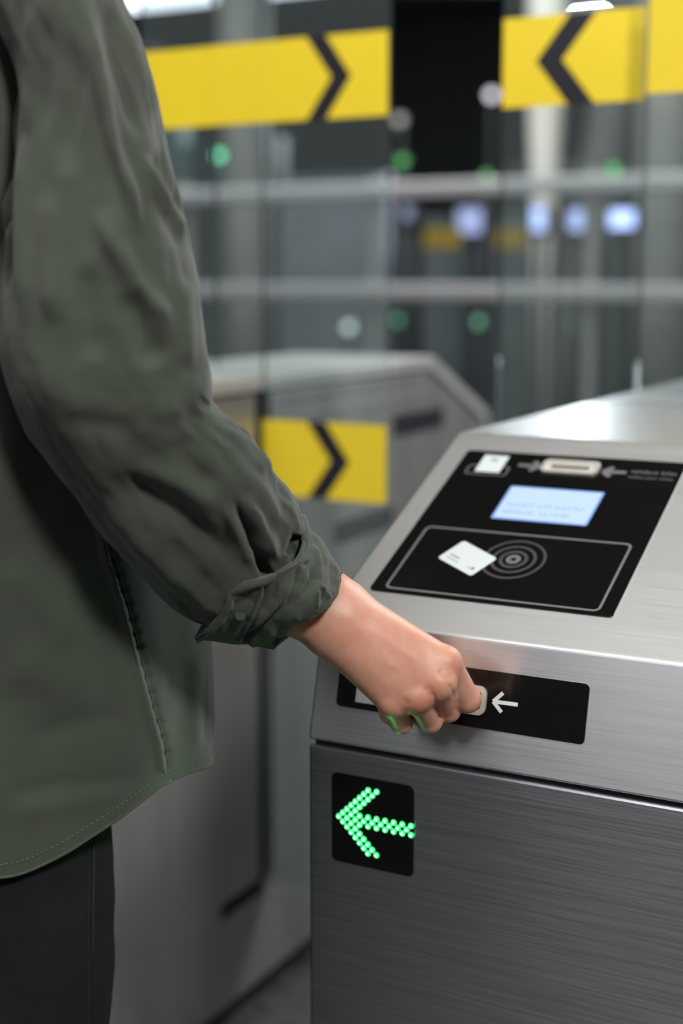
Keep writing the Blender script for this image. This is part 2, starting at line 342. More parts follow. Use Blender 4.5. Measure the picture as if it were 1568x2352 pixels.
# ------------------------------------------------------------------ left gate across the passage
Xl1 = -1.177; Xl0 = Xl1 - .30
g2 = empty('ticket_gate', 'steel ticket gate across the passage, behind the person, with yellow chevron wing', 'ticket gate', (-1.327, 1.94, 0))
def side_gate(g, X0, X1, wing, scr, ch=True, near=1.0):
    b = new(); box(b, (X0 + .012, Y0 + .02, 0), (X1 - .012, 2.86, .035)); obj('plinth', b, M['plinth'], g)
    prof = [(Y0, .035), (Y0, .8179), (1.0235, .895), (Ytop + .01, 1.02), (2.562, 1.02), (2.856, .885), (2.88, .8179), (2.88, .035)]
    b = new(); prism(b, prof, X0, X1, .003); obj('cabinet', b, M['far_steel'], g, uv=True)
    prof = [(Y0 - .004, .84), (1.018, .9171), (Ytop, Zt), (2.572, Zt), (2.861, .9171), (2.884, .84), (2.865, .84), (2.845, .900), (2.562, 1.026), (Ytop + .01, 1.026), (1.036, .900), (1.012, .84)]
    b = new(); prism(b, prof, X0 - .004, X1 + .004, .002); obj('top_cover', b, M['cover'], g, uv=True)
    b = new(); box(b, (X1 - .002, Yf - .022, .21), (X1 + .0012, Yf + .022, 1.02)); obj('wing_slot', b, M['dark_gap'], g)
    b = new(); box(b, (X1 - .001, 1.79, .19), (X1 + .0012, 1.915, .215)); obj('service_seam', b, M['dark_gap'], g)
    for (ya, yb, za, zb) in ((2.40, 2.63, .905, .945), (2.17, 2.40, .735, .775)):
        b = new(); box(b, (X1 - .002, ya, za), (X1 + .0015, yb, zb), .0006); obj('sensor_window', b, M['sensor'], g)
    b = new(); box(b, (X1 - .001, 1.97, .978), (X1 + .0012, 2.56, .983)); obj('trim_line', b, M['steel_edge'], g)
    bl = [(X1 - .06, wing, *ZB), (X1 + .004, wing, *ZL)]
    cv = [(wing - .061, ZB[0], ZB[1], .033, .042), (wing - .063, ZL[0], ZL[1], .033, .042)]
    o = pane('glass_wing', X1 + .003, wing, Yf, .20, 1.80, g, bands=[(X1 + .003, wing, *ZB), (X1 + .003, wing, *ZL)], chevs=cv if ch else [])
    pane('glass_screen', X1 - .22, X1 - .085, Yf + .004, 1.045, 1.80, g, bands=[(X1 - .22, X1 - .085, *ZB)])
    pane('glass_fin', X1 - .0845, X1 + .0025, Yf, 1.045, 1.80, g, bands=[(X1 - .0845, X1 + .0025, *ZB)])
side_gate(g2, Xl0, Xl1, -.955, None)
# next lane to the left: same kind of gate
g3 = empty('ticket_gate', 'farther steel ticket gate beyond the person, hidden except its glass edges', 'ticket gate', (-2.25, 2.0, 0))
side_gate(g3, -2.40, -2.10, -1.86, None)
b = new()

# ------------------------------------------------------------------ far hall
def barrier():
    g = empty('guard_railing', 'long steel two-rail barrier behind the gate glass', 'railing', (-3, 6, 0))
    for z in (1.60, 1.14):
        b = new(); box(b, (-4.2, 5.97, z - .034), (.3, 6.03, z + .034), .014); obj('rail', b, M['rail_far'], g, uv=True)
    for x in (-4.1, -3.05, -2.0, -1.27, .2):
        b = new(); box(b, (x - .02, 6.0, 0), (x + .02, 6.04, 1.66), .004); obj('post', b, M['far_steel'], g)
barrier()
def column(px, Yd, r, lean, m, label, tp=(.8, .9)):
    p = atY(px, 600, Yd); g = new(); n = 28
    rows = [[g.verts.new((p.x + lean * (z - 1.2) + rr * math.cos(2 * PI * k / n), Yd + rr * math.sin(2 * PI * k / n), z)) for k in range(n)] for z, rr in ((0, r * tp[0]), (1.2, r * tp[1]), (2.2, r), (3.6, r * 1.25))]
    for A, B in zip(rows, rows[1:]):
        for k in range(n): g.faces.new((A[k], A[(k + 1) % n], B[(k + 1) % n], B[k]))
    g.faces.new(rows[0][::-1]); g.faces.new(rows[-1])
    return tag(obj('column', g, M[m], None, smooth=True), label, 'column')
column(1245, 7.4, .10, .0, 'concrete', 'bright pale column narrowing downwards, seen right of the passage', (.3, .5))
column(1345, 8.3, .15, .16, 'concrete_dark', 'grey column leaning right, behind the bright pale column')
column(1520, 7.2, .16, .0, 'concrete_dark', 'wide grey upright column at the right edge of the photo')
column(565, 7.8, .15, .0, 'concrete_dark', 'pale upright column behind the left glass wing')
def panelwall(px0, px1, Yd, z0, z1, m, label):
    a = atY(px0, 600, Yd).x; c = atY(px1, 600, Yd).x; b = new(); box(b, (min(a, c), Yd, z0), (max(a, c), Yd + .15, z1), .01)
    return tag(obj('partition_panel', b, M[m]), label, 'partition')
panelwall(640, 880, 9.5, 0, 1.95, 'part_a', 'grey partition panel behind the left wing, left of the dark opening')
panelwall(420, 640, 9.8, 0, 2.3, 'part_b', 'dark partition panel beyond the far left glass')
panelwall(150, 420, 9.6, 1.9, 2.7, 'part_c', 'teal grey partition panel high behind the shoulder')
panelwall(900, 1150, 9.8, 0, 1.5, 'part_b', 'low dark partition seen through the gap between wings')
panelwall(1150, 1700, 9.9, 0, 2.0, 'part_b', 'long dark partition on the right behind the columns')
# far row of gates with lit signs
NSIG = [0]
def far_gate(px, pz, col, s, rad, label, Yd=None):
    Yd = Yd or 6.6 + .2 * NSIG[0]; NSIG[0] += 1
    rad = rad * Yd / 8.6; p = atY(px, pz, Yd); g = empty('gate_signal', label, 'signal light', (p.x, Yd, 0))
    b = new(); box(b, (p.x - .012, Yd + .012, 0), (p.x + .012, Yd + .036, p.z + .01), .002); obj('post', b, M['part_b'], g)
    b = new(); bmesh.ops.create_cone(b, cap_ends=True, segments=20, radius1=rad * 1.15, radius2=rad * 1.15, depth=.03, matrix=Matrix.Translation((p.x, Yd + .026, p.z)) @ Matrix.Rotation(PI / 2, 4, 'X')); obj('lamp_housing', b, M['part_b'], g)
    b = new(); bmesh.ops.create_cone(b, cap_ends=True, segments=20, radius1=rad, radius2=rad * .9, depth=.02, matrix=Matrix.Translation((p.x, Yd, p.z)) @ Matrix.Rotation(PI / 2, 4, 'X'))
    obj('lamp_lens', b, glow('signal_glow', col, s), g)
GR = (.01, .55, .03, 1); GL = (.12, .75, .40, 1)
far_gate(502, 357, GL, 3.2, .03, 'pale green signal light behind the left glass, below the yellow band')
far_gate(922, 370, GR, 1.1, .03, 'deep green signal light just right of the left wing')
far_gate(1408, 390, GR, 1.5, .03, 'green signal light right of the bright pale column')
far_gate(1115, 405, GR, 1.3, .022, 'dim green signal light on the upper rail line')
far_gate(915, 735, (.05, .45, .2, 1), 1.4, .028, 'dim green signal light under the lower rail by the wing edge')
far_gate(1095, 740, (.1, .5, .25, 1), 1.2, .03, 'faint green signal light low in the gap between wings')
far_gate(1322, 748, (.15, .5, .25, 1), 2.2, .03, 'faint green signal light low between the leaning columns')
far_gate(800, 752, (.7, .8, .8, 1), 1.8, .03, 'dim white signal light low behind the left wing')
far_gate(1322, 632, (.6, .75, .65, 1), 1.2, .03, 'faint white signal light under the third lit screen')
far_gate(1322, 568, (.6, .6, .5, 1), .9, .03, 'faint warm signal light right under the third lit screen')
far_gate(1128, 218, (.75, .7, .8, 1), 2.4, .03, 'white signal light high beside the right yellow band')
far_gate(915, 275, (.7, .68, .6, 1), .9, .03, 'dim grey signal light beside the end of the left yellow band')
far_gate(418, 438, (.9, .7, .2, 1), 1.2, .03, 'small yellow signal light at the edge of the sleeve')
def far_screen(px, pz, wd, ht, s, label, Yd=6.5):
    wd *= Yd / 8.4; ht *= Yd / 8.4
    p = atY(px, pz, Yd); g = empty('ticket_validator', label, 'ticket validator', (p.x, Yd, 0), 'lit ticket validators at the far side of the hall')
    b = new(); box(b, (p.x - .015, Yd + .03, 0), (p.x + .015, Yd + .06, p.z)); obj('stand', b, M['part_b'], g)
    b = new(); box(b, (p.x - wd / 2 - .01, Yd + .01, p.z - ht / 2 - .03), (p.x + wd / 2 + .01, Yd + .08, p.z + ht / 2 + .01), .004); obj('housing', b, M['part_b'], g)
    b = new(); box(b, (p.x - wd / 2, Yd, p.z - ht / 2), (p.x + wd / 2, Yd + .012, p.z + ht / 2), .003); obj('screen', b, glow('validator_screen', (.42, .52, 1, 1), s), g)
far_screen(1077, 508, .16, .15, .75, 'leftmost lit ticket validator, seen dimly in the gap between wings')
far_screen(1235, 503, .08, .14, 2.0, 'second lit ticket validator, in front of the bright pale column')
far_screen(1322, 506, .08, .12, 1.4, 'third lit ticket validator, small screen between the columns')
far_screen(1427, 503, .15, .10, 2.6, 'rightmost ticket validator with the widest and brightest screen')
far_screen(935, 490, .06, .08, .35, 'ticket validator with a nearly dark screen next to the left wing edge')
for i, (xa, xb) in enumerate(((975, 1060), (1140, 1210))):
    a = atY(xa, 548, 6.35); c = atY(xb, 548, 6.35)
    g = empty('glass_panel', ('small glass panel with a dull yellow strip under the leftmost lit validator', 'small glass panel with a dull yellow strip left of the pale column')[i], 'glass panel', ((a.x + c.x) / 2, 6.35, 0))
    b = new(); box(b, (a.x, 6.345, .1), (c.x, 6.355, 1.5)); obj('pane', b, M['glass'], g)
    b = new(); box(b, (a.x, 6.342, a.z - .045), (c.x, 6.3448, a.z + .045)); obj('yellow_band', b, M['yellow_dull'], g)
    b = new(); box(b, (a.x - .02, 6.34, 0), (c.x + .02, 6.36, .1)); obj('foot', b, M['part_b'], g)
# ceiling lights of the far hall
def ceil_light(x, y, lx, ly, s, label, z=3.55):
    g = empty('ceiling_light', label, 'ceiling light', (x, y, z), 'linear ceiling lights')
    b = new(); box(b, (-lx / 2 - .03, -ly / 2 - .03, 0), (lx / 2 + .03, ly / 2 + .03, .06), .005); obj('light_housing', b, M['far_steel'], g)
    b = new(); box(b, (-lx / 2, -ly / 2, -.012), (lx / 2, ly / 2, .001)); obj('diffuser', b, glow('diffuser_glow', (.80, .87, 1, 1), s), g)
p = P(400, -5, 11); ceil_light(p.x, p.y, 3.0, .45, 2.6, 'long bluish ceiling light at the top left behind the shoulder', p.z)
p = P(1385, 35, 10); ceil_light(p.x, p.y, .30, .30, 170, 'small round-looking ceiling light just above the right yellow band', p.z)

# ------------------------------------------------------------------ implicit surfaces
def capsule(Pt, a, b, ra, rb):
    a = np.array(a); b = np.array(b); ab = b - a; L2 = max(ab @ ab, 1e-12)
    t = np.clip(((Pt - a) @ ab) / L2, 0, 1); d = np.linalg.norm(Pt - (a + t[..., None] * ab), axis=-1)
    return d - (ra + (rb - ra) * t)
def ellip(Pt, c, r):
    q = (Pt - np.array(c)) / np.array(r); k = np.linalg.norm(q, axis=-1); return (k - 1) * min(r)
def smin(a, b, k):
    h = np.clip(.5 + .5 * (b - a) / k, 0, 1); return b * (1 - h) + a * h - k * h * (1 - h)
def nets(f, lo, hi, h):
    lo = np.array(lo, float); n = np.ceil((np.array(hi) - lo) / h).astype(int) + 1
    F = np.empty(n, np.float32); ys, zs = np.meshgrid(lo[1] + h * np.arange(n[1]), lo[2] + h * np.arange(n[2]), indexing='ij')
    for i0 in range(0, n[0], 16):
        xs = lo[0] + h * np.arange(i0, min(i0 + 16, n[0]))
        Pt = np.empty((len(xs), n[1], n[2], 3)); Pt[..., 0] = xs[:, None, None]; Pt[..., 1] = ys; Pt[..., 2] = zs
        F[i0:i0 + len(xs)] = f(Pt)
    m = n - 1; acc = np.zeros((*m, 3), np.float32); cnt = np.zeros(m, np.int8)
    sl = lambda c: tuple(slice(c[k], c[k] + m[k]) for k in range(3))
    cs = [(i, j, k) for i in (0, 1) for j in (0, 1) for k in (0, 1)]
    for a in cs:
        for ax in range(3):
            if a[ax]: continue
            c = list(a); c[ax] = 1; fa = F[sl(a)]; fb = F[sl(c)]; cr = (fa < 0) != (fb < 0)
            t = np.where(cr, fa / np.where(cr, fa - fb, 1), 0)
            for k in range(3): acc[..., k] += np.where(cr, a[k] + (t if k == ax else 0), 0)
            cnt += cr
    act = cnt > 0; idx = np.full(m, -1, np.int64); ii = np.argwhere(act); idx[act] = np.arange(len(ii))
    V = lo + h * (ii + acc[act] / cnt[act][:, None]); Q = []
    for ax in range(3):
        o = [k for k in range(3) if k != ax]; b_ = [slice(0, n[k] - 1) for k in range(3)]
        s0 = [None] * 3; s1 = [None] * 3; s0[ax] = slice(0, m[ax]); s1[ax] = slice(1, m[ax] + 1)
        for k in o: s0[k] = s1[k] = slice(1, m[k])
        fa = F[tuple(s0)] < 0; fb = F[tuple(s1)] < 0; cr = fa != fb; e = np.argwhere(cr)
        if not len(e): continue
        for k in o: e[:, k] += 1
        def cell(d0, d1):
            q = e.copy(); q[:, o[0]] -= d0; q[:, o[1]] -= d1; return idx[q[:, 0], q[:, 1], q[:, 2]]
        q = np.stack([cell(1, 1), cell(0, 1), cell(0, 0), cell(1, 0)], 1); ins = fa[cr]; flip = ins if ax != 1 else ~ins
        q[~flip] = q[~flip][:, ::-1]; Q.append(q)
    return V, np.concatenate(Q)
def np_mesh(name, V, Q):
    me = bpy.data.meshes.new(name); me.from_pydata([tuple(v) for v in V], [], [tuple(int(i) for i in q) for q in Q]); me.update(); return me
def vnormals(V, Q):
    n = np.cross(V[Q[:, 2]] - V[Q[:, 0]], V[Q[:, 3]] - V[Q[:, 1]]); N = np.zeros_like(V)
    for k in range(4): np.add.at(N, Q[:, k], n)
    return N / np.maximum(np.linalg.norm(N, axis=1), 1e-12)[:, None]
def relax(V, Q, it=2, lam=.5):
    E = np.concatenate([Q[:, [0, 1]], Q[:, [1, 2]], Q[:, [2, 3]], Q[:, [3, 0]]])
    for _ in range(it):
        S = np.zeros_like(V); C = np.zeros(len(V)); np.add.at(S, E[:, 0], V[E[:, 1]]); np.add.at(S, E[:, 1], V[E[:, 0]]); np.add.at(C, E[:, 0], 1); np.add.at(C, E[:, 1], 1)
        V = V + lam * (S / np.maximum(C, 1)[:, None] - V)
    return V
def strokes(V, N, ST, facing=.05):
    """folds: each = (points in the photo frame, half width px, height mm[, sharpness]) raised along the surface normal"""
    px = proj(V); view = V - np.array(CP); view /= np.linalg.norm(view, axis=1)[:, None]; fr = np.clip((-(N * view).sum(1) - facing) / .2, 0, 1)
    D = np.zeros(len(V))
    for st in ST:
        pts = np.array(st[0], float); wd = st[1]; h = st[2] / 1000; best = np.full(len(V), 1e9); tt = np.zeros(len(V))
        seg = np.diff(pts, axis=0); L = np.linalg.norm(seg, axis=1); cum = np.concatenate([[0], np.cumsum(L)]); tot = cum[-1]
        for i in range(len(seg)):
            t = np.clip(((px - pts[i]) @ seg[i]) / (L[i] ** 2), 0, 1); d = np.linalg.norm(px - (pts[i] + t[:, None] * seg[i]), axis=1); m = d < best
            best[m] = d[m]; tt[m] = (cum[i] + t[m] * L[i]) / tot
        e0, e1 = (st[3] if len(st) > 3 else (.25, .25))
        tp = np.ones(len(V))
        if e0: tp *= np.clip(tt / e0, 0, 1)
        if e1: tp *= np.clip((1 - tt) / e1, 0, 1)
        tp = tp * tp * (3 - 2 * tp)
        D += h * np.exp(-(best / wd) ** 2) * tp
    return V + N * (D * fr)[:, None]
def catmull(A, n):
    A = np.array(A, float); m = len(A); out = []
    for s in np.linspace(0, m - 1, n):
        i = min(int(s), m - 2); t = s - i; p0 = A[max(i - 1, 0)]; p1 = A[i]; p2 = A[i + 1]; p3 = A[min(i + 2, m - 1)]
        out.append(.5 * ((2 * p1) + (-p0 + p2) * t + (2 * p0 - 5 * p1 + 4 * p2 - p3) * t * t + (-p0 + 3 * p1 - 3 * p2 + p3) * t ** 3))
    return np.array(out)
def gridmesh(rows):
    """rows: list of closed rings (n x 3)"""
    R = np.array(rows); a, n, _ = R.shape; V = R.reshape(-1, 3); i = np.arange(a - 1)[:, None] * n; k = np.arange(n)[None, :]; k1 = (k + 1) % n
    Q = np.stack([i + k, i + k1, i + n + k1, i + n + k], -1).reshape(-1, 4); return V, Q
def orient(V, Q, centre_fn):
    n = np.cross(V[Q[:, 2]] - V[Q[:, 0]], V[Q[:, 3]] - V[Q[:, 1]]); c = V[Q].mean(1)
    return Q[:, ::-1] if ((c - centre_fn(c)) * n).sum() < 0 else Q
def fbm(V, s, seed=0):
    return np.array([noise.fractal(Vector((v[0] * s + seed, v[1] * s, v[2] * s)), 1, 2, 3) for v in V])

# ------------------------------------------------------------------ the person
person = empty('person', 'person in a loose olive green shirt and black jeans reaching to the gate slot', 'person', (-.81, .85, 0))
def pp(o):
    o.parent = person; o.matrix_parent_inverse = Matrix.Translation(person.location).inverted(); return o
HD = 1.0
def hp(x, y, d): return np.array(P(x, y, d))
px2m = lambda r, d: r * d / FPX
def hand_sdf(Pt):
    wu = hp(778, 1380, 1.084); wl = hp(742, 1440, 1.078); fu = hp(640, 1270, 1.062); fl = hp(590, 1345, 1.058)
    MC = {'i': (hp(1024, 1519, 1.076), .0108), 'm': (hp(1008, 1568, 1.0705), .0116), 'r': (hp(956, 1600, 1.0705), .0112), 'p': (hp(901, 1614, 1.076), .0105)}
    arm = smin(capsule(Pt, fu, wu, .026, .0163), capsule(Pt, fl, wl, .027, .0165), .03)
    palm = arm
    cu = hp(800, 1400, 1.080); cm = hp(790, 1422, 1.075); cr_ = hp(775, 1445, 1.075); cp = hp(765, 1462, 1.079)
    for (k, s, rs) in (('i', cu, .0165), ('m', cm, .0160), ('r', cr_, .0160), ('p', cp, .0150)):
        palm = smin(palm, capsule(Pt, s, MC[k][0], rs, MC[k][1]), .015)
    # palm side
    for a, c, r1, r2 in ((hp(800, 1420, 1.094), hp(985, 1565, 1.093), .015, .012), (hp(785, 1455, 1.092), hp(925, 1590, 1.090), .015, .012)):
        palm = smin(palm, capsule(Pt, a, c, r1, r2), .012)
    # thumb: leaves the side of the palm near its base, runs under the index towards the slot
    th = [(hp(815, 1405, 1.096), .016), (hp(905, 1462, 1.110), .0135), (hp(990, 1545, 1.122), .0105), (hp(1050, 1600, 1.121), .0092)]
    T = None
    for (a, ra), (c, rb) in zip(th, th[1:]):
        q = capsule(Pt, a, c, ra, rb); T = q if T is None else smin(T, q, .004)
    palm = smin(palm, T, .006)
    FG = [[(MC['i'][0], .0108), (hp(1073, 1606, 1.098), .0101), (hp(1062, 1608, 1.117), .0086), (hp(1046, 1600, 1.1275), .0075)],
          [(MC['m'][0] + (hp(1012, 1582, 1.071) - hp(1008, 1568, 1.0705)) * .4, .0108), (hp(1029, 1630, 1.103), .0094), (hp(996, 1612, 1.116), .0083), (hp(966, 1586, 1.106), .0074)],
          [(MC['r'][0], .0104), (hp(987, 1655, 1.100), .0092), (hp(950, 1636, 1.113), .0081), (hp(925, 1600, 1.104), .0072)],
          [(MC['p'][0], .0098), (hp(922, 1660, 1.098), .0083), (hp(893, 1640, 1.108), .0073), (hp(880, 1608, 1.098), .0066)]]
    FA = None
    for ch in FG:
        f = None
        for j, ((a, ra), (c, rb)) in enumerate(zip(ch, ch[1:])):
            q = capsule(Pt, a, c, ra, rb)
            if j == 0:  # waist between the knuckles
                mid = (a + c) / 2; q = np.maximum(q, -1); 
            f = q if f is None else smin(f, q, .0022)
        f = smin(f, np.linalg.norm(Pt - ch[1][0], axis=-1) - ch[1][1] * 1.04, .002)
        FA = f if FA is None else smin(FA, f, .0009)
    out = smin(palm, FA, .0055)
    # knuckle heads
    for k, dz in (('i', .0), ('m', .0008), ('r', .0006), ('p', .0002)):
        c, r = MC[k]; v = np.array(CP) - c; v /= np.linalg.norm(v); out = smin(out, np.linalg.norm(Pt - (c + v * (dz + .002) ), axis=-1) - (r - .0014), .005)
    return out
V, Q = nets(hand_sdf, (-.64, .80, .84), (-.40, 1.03, 1.03), .00135)
V = relax(V, Q, 2, .5); N = vnormals(V, Q)
cen = V.mean(0)
HST = [([(1000, 1500), (1012, 1545)], 16, .3), ([(985, 1535), (900, 1470), (840, 1430)], 14, .35), ([(930, 1575), (860, 1500)], 14, .35), ([(1003, 1540), (1028, 1552), (1038, 1545)], 9, -.6), ([(975, 1575), (990, 1590), (988, 1605)], 8, -.7), ([(925, 1602), (938, 1622)], 8, -.7),
       ([(1000, 1520), (960, 1490), (900, 1460)], 14, -.4), ([(880, 1520), (930, 1545)], 6, .3), ([(860, 1490), (905, 1525), (940, 1530)], 8, .2), ([(1032, 1570), (1044, 1600), (1048, 1640)], 4, -1.2, (.1, .1)), ([(992, 1590), (1003, 1620), (1010, 1655)], 4, -1.0, (.1, .1)),
       ([(795, 1460), (775, 1420), (790, 1360)], 22, -.6)]
V = strokes(V, N, HST)
# rest of the body, inside the clothes: coarse grid
HX, HY = -.81, .82
SR = np.array(P(120, -40, .955)); ER = np.array(P(250, 930, .965)); WR = np.array(P(640, 1305, 1.058))
def body_sdf(Pt):
    c = lambda a, b, ra, rb: capsule(Pt, a, b, ra, rb)
    head = ellip(Pt, (HX, HY, 1.625), (.072, .092, .108)); head = smin(head, ellip(Pt, (HX, HY + .045, 1.575), (.050, .052, .062)), .03)
    head = smin(head, c((HX, HY + .088, 1.625), (HX, HY + .108, 1.597), .007, .012), .012)            # nose
    head = smin(head, c((HX - .018, HY + .096, 1.563), (HX + .018, HY + .096, 1.563), .006, .006), .006)  # lips
    for s in (-1, 1):
        head = smin(head, ellip(Pt, (HX + s * .074, HY - .004, 1.612), (.010, .018, .030)), .006)      # ears
        head = smin(head, c((HX + s * .012, HY + .088, 1.648), (HX + s * .045, HY + .072, 1.648), .008, .008), .012)  # brow
        e = np.linalg.norm(Pt - np.array([HX + s * .031, HY + .097, 1.630]), axis=-1) - .012; head = -smin(-head, e, .006)
        head = smin(head, np.linalg.norm(Pt - np.array([HX + s * .031, HY + .078, 1.630]), axis=-1) - .012, .002)
    d = smin(head, c((HX, HY - .01, 1.42), (HX, HY, 1.57), .058, .052), .03)
    d = smin(d, c((HX - .10, HY - .01, 1.37), (HX + .10, HY - .01, 1.37), .045, .045), .06)
    d = smin(d, c((HX, HY, 1.30), (HX, HY + .04, 1.05), .085, .085), .06)
    d = smin(d, c((HX - .06, HY + .02, .93), (HX + .05, HY + .03, .93), .075, .075), .05)
    for x, y in ((-.755, .83), (-.895, .86)):
        d = smin(d, c((x, y, .88), (x, y, .50), .075, .052), .03); d = smin(d, c((x, y - .005, .50), (x, y - .02, .09), .050, .034), .02)
        d = smin(d, c((x, y - .03, .06), (x, y + .12, .045), .032, .024), .02)
    d = smin(d, c(SR, ER, .036, .034), .03); d = smin(d, c(ER, WR, .038, .027), .02)
    L0 = np.array([HX - .17, HY - .01, 1.37]); L1 = np.array([HX - .21, HY - .03, 1.09]); L2 = np.array([HX - .215, HY + .04, .86])
    d = smin(d, c(L0, L1, .046, .038), .04); d = smin(d, c(L1, L2, .037, .025), .02)
    pm = c(L2, L2 + [0, .02, -.08], .026, .026)
    for k, (dy, ln, rr) in enumerate(((.032, .062, .0085), (.016, .07, .009), (-.001, .066, .0085), (-.017, .052, .0075))):
        a = L2 + [0, dy + .01, -.085]; m = a + [.004, .006, -ln * .55]; e = m + [.014, .002, -ln * .4]
        pm = smin(pm, smin(c(a, m, rr + .001, rr), c(m, e, rr, rr - .001), .003), .006)
    t0 = L2 + [.006, .03, -.03]; t1 = t0 + [.012, .03, -.04]; pm = smin(pm, smin(c(t0, t1, .013, .010), c(t1, t1 + [.006, .008, -.03], .010, .0085), .003), .008)
    return smin(d, pm, .012)
Vb, Qb = nets(body_sdf, (-1.10, .60, .0), (-.42, 1.08, 1.76), .0065)
Vb = relax(Vb, Qb, 1, .4)
Va = np.concatenate([V, Vb]); Qa = np.concatenate([Q, Qb + len(V)])
body = pp(finish('body', np_mesh('body', Va, Qa), M['skin'], None, smooth=True)); 
# hair: short dark cap
def hair_sdf(Pt):
    h = ellip(Pt, (HX, HY - .012, 1.640), (.084, .102, .112)); cut = (Pt[..., 1] - (HY + .055)) + (1.655 - Pt[..., 2]) * .9
    low = 1.56 - Pt[..., 2]; return np.maximum(np.maximum(h, cut), low)
Vh, Qh = nets(hair_sdf, (-.93, .68, 1.5), (-.69, .96, 1.78), .006); Vh = relax(Vh, Qh, 1)
pp(finish('hair', np_mesh('hair', Vh, Qh), M['hair'], None, smooth=True))

# sleeve -------------------------------------------------------------
SL = [(-150, -170, 175, -210, .955, .075, 0), (-70, -40, 255, -60, .952, .075, 0), (18, 150, 333, 140, .950, .072, 0), (2, 370, 399, 380, .950, .070, 0), (-12, 590, 448, 600, .952, .070, 0),
      (-8, 770, 464, 790, .955, .070, 0), (38, 930, 474, 905, .960, .068, 10), (100, 1045, 496, 942, .972, .066, 25), (180, 1150, 566, 990, .990, .063, 35), (258, 1252, 628, 1072, 1.008, .060, 40),
      (338, 1335, 670, 1145, 1.028, .052, 40), (410, 1398, 684, 1208, 1.044, .043, 40), (468, 1432, 684, 1245, 1.054, .034, 40), (530, 1440, 695, 1295, 1.060, .029, 30), (590, 1440, 720, 1330, 1.066, .027, 25)]
nS, nT = 420, 260
C = catmull(SL, nS); th = np.linspace(0, 2 * PI, nT, endpoint=False); rows = []
for lx, ly, rx, ry, d, rd, bul in C:
    L_ = np.array(P(lx, ly, d)); R_ = np.array(P(rx, ry, d)); c = (L_ + R_) / 2; A = (R_ - L_) / 2
    tw = np.array(CP) - c; tw /= np.linalg.norm(tw)
    ax = np.cross(A, tw); ax /= np.linalg.norm(ax); ax = ax if ax @ (np.array(WR) - SR) > 0 else -ax
    B = tw * rd + ax * bul * d / FPX
    se = .88
    cs, sn = np.cos(th), np.sin(th); rows.append(c + np.outer(np.sign(cs) * np.abs(cs) ** se, A) + np.outer(np.sign(sn) * np.abs(sn) ** se, B))
V, Q = gridmesh(rows); cc = np.array(rows).mean(1)
N = vnormals(V, Q); 
if ((V - np.repeat(cc, nT, 0)) * N).sum() < 0: Q = Q[:, ::-1]; N = -N
sp = np.repeat(np.linspace(0, 14, nS), nT); tp_ = np.tile(th, nS); NV = np.stack([np.cos(tp_) * 1.5 + sp * .12, np.sin(tp_) * 1.5, sp * .42], 1)
V = V + N * (fbm(NV, 1.0) * .0048 + fbm(NV, 2.3, 4) * .0006)[:, None]
N = vnormals(V, Q)
SST = [([(190, -20), (212, 90), (235, 210), (262, 340), (300, 450), (330, 560)], 15, 5.5), ([(240, -20), (262, 100), (300, 240), (325, 330)], 22, -4), ([(285, 10), (330, 170), (365, 300)], 12, 2.5),
       ([(328, 350), (350, 400), (382, 460), (420, 530), (436, 562)], 10, 2.8), ([(345, 330), (385, 410), (430, 500)], 12, -3.5), ([(345, 430), (380, 500), (430, 590)], 14, -1.8),
       ([(78, -20), (74, 80), (74, 180), (66, 320)], 16, 2.6), ([(108, 20), (104, 160), (94, 320)], 20, -1.6), ([(20, 80), (22, 260), (12, 480), (8, 700)], 14, -8), ([(150, 60), (170, 200), (150, 420)], 28, -3),
       ([(120, 420), (110, 600), (125, 760)], 26, 3.5), ([(55, 300), (50, 520), (60, 760)], 20, 3),
       ([(225, 460), (260, 560), (310, 650), (365, 720), (395, 800)], 26, 5), ([(300, 660), (330, 770), (365, 850)], 32, -4.5), ([(190, 600), (200, 720), (215, 840)], 30, -3), ([(420, 620), (425, 740), (430, 860)], 22, 3.0),
       ([(474, 918), (440, 950), (370, 985)], 18, -1.3, (.02, .7)), ([(480, 950), (530, 975), (590, 1030), (640, 1110)], 18, 3.0), ([(140, 960), (230, 980), (330, 985)], 26, -2.5),
       ([(235, 1095), (330, 1135), (430, 1200), (520, 1280), (570, 1330)], 34, -8), ([(230, 1140), (300, 1215), (380, 1300), (440, 1380)], 28, 5.5), ([(300, 1060), (420, 1110), (520, 1180)], 28, 4.5), ([(400, 1000), (450, 1080), (500, 1130)], 26, -3),
       ([(532, 1135), (556, 1190), (580, 1240), (606, 1300), (622, 1335)], 10, -9, (.4, .05)), ([(560, 1130), (590, 1190), (620, 1250), (640, 1300)], 14, 4), ([(510, 1150), (545, 1230), (580, 1310)], 14, 3.5), ([(600, 1060), (650, 1140), (672, 1210)], 16, -2.5), ([(380, 1230), (440, 1300), (500, 1370)], 26, -2.5),
       ([(690, 1230), (670, 1280)], 12, -6, (.1, .1))]
SST = [(p_[0], p_[1], p_[2] * (1.45 if k_ < 16 else 1.15), *p_[3:]) for k_, p_ in enumerate(SST)]
V = strokes(V, N, SST)
V = V + vnormals(V, Q) * (fbm(V, 42, 5) * .0006)[:, None]
def cloth(name, V, Q, th=.0016):
    o = pp(finish(name, np_mesh(name, V, Q), M['shirt'], None, smooth=True))
    s = o.modifiers.new('thickness', 'SOLIDIFY'); s.thickness = th; s.offset = -1
    return o
def bvh_of(V, Q): return BVHTree.FromPolygons([Vector(v) for v in V], [tuple(int(i) for i in q) for q in Q])
sleeveV, sleeveQ = V, Q

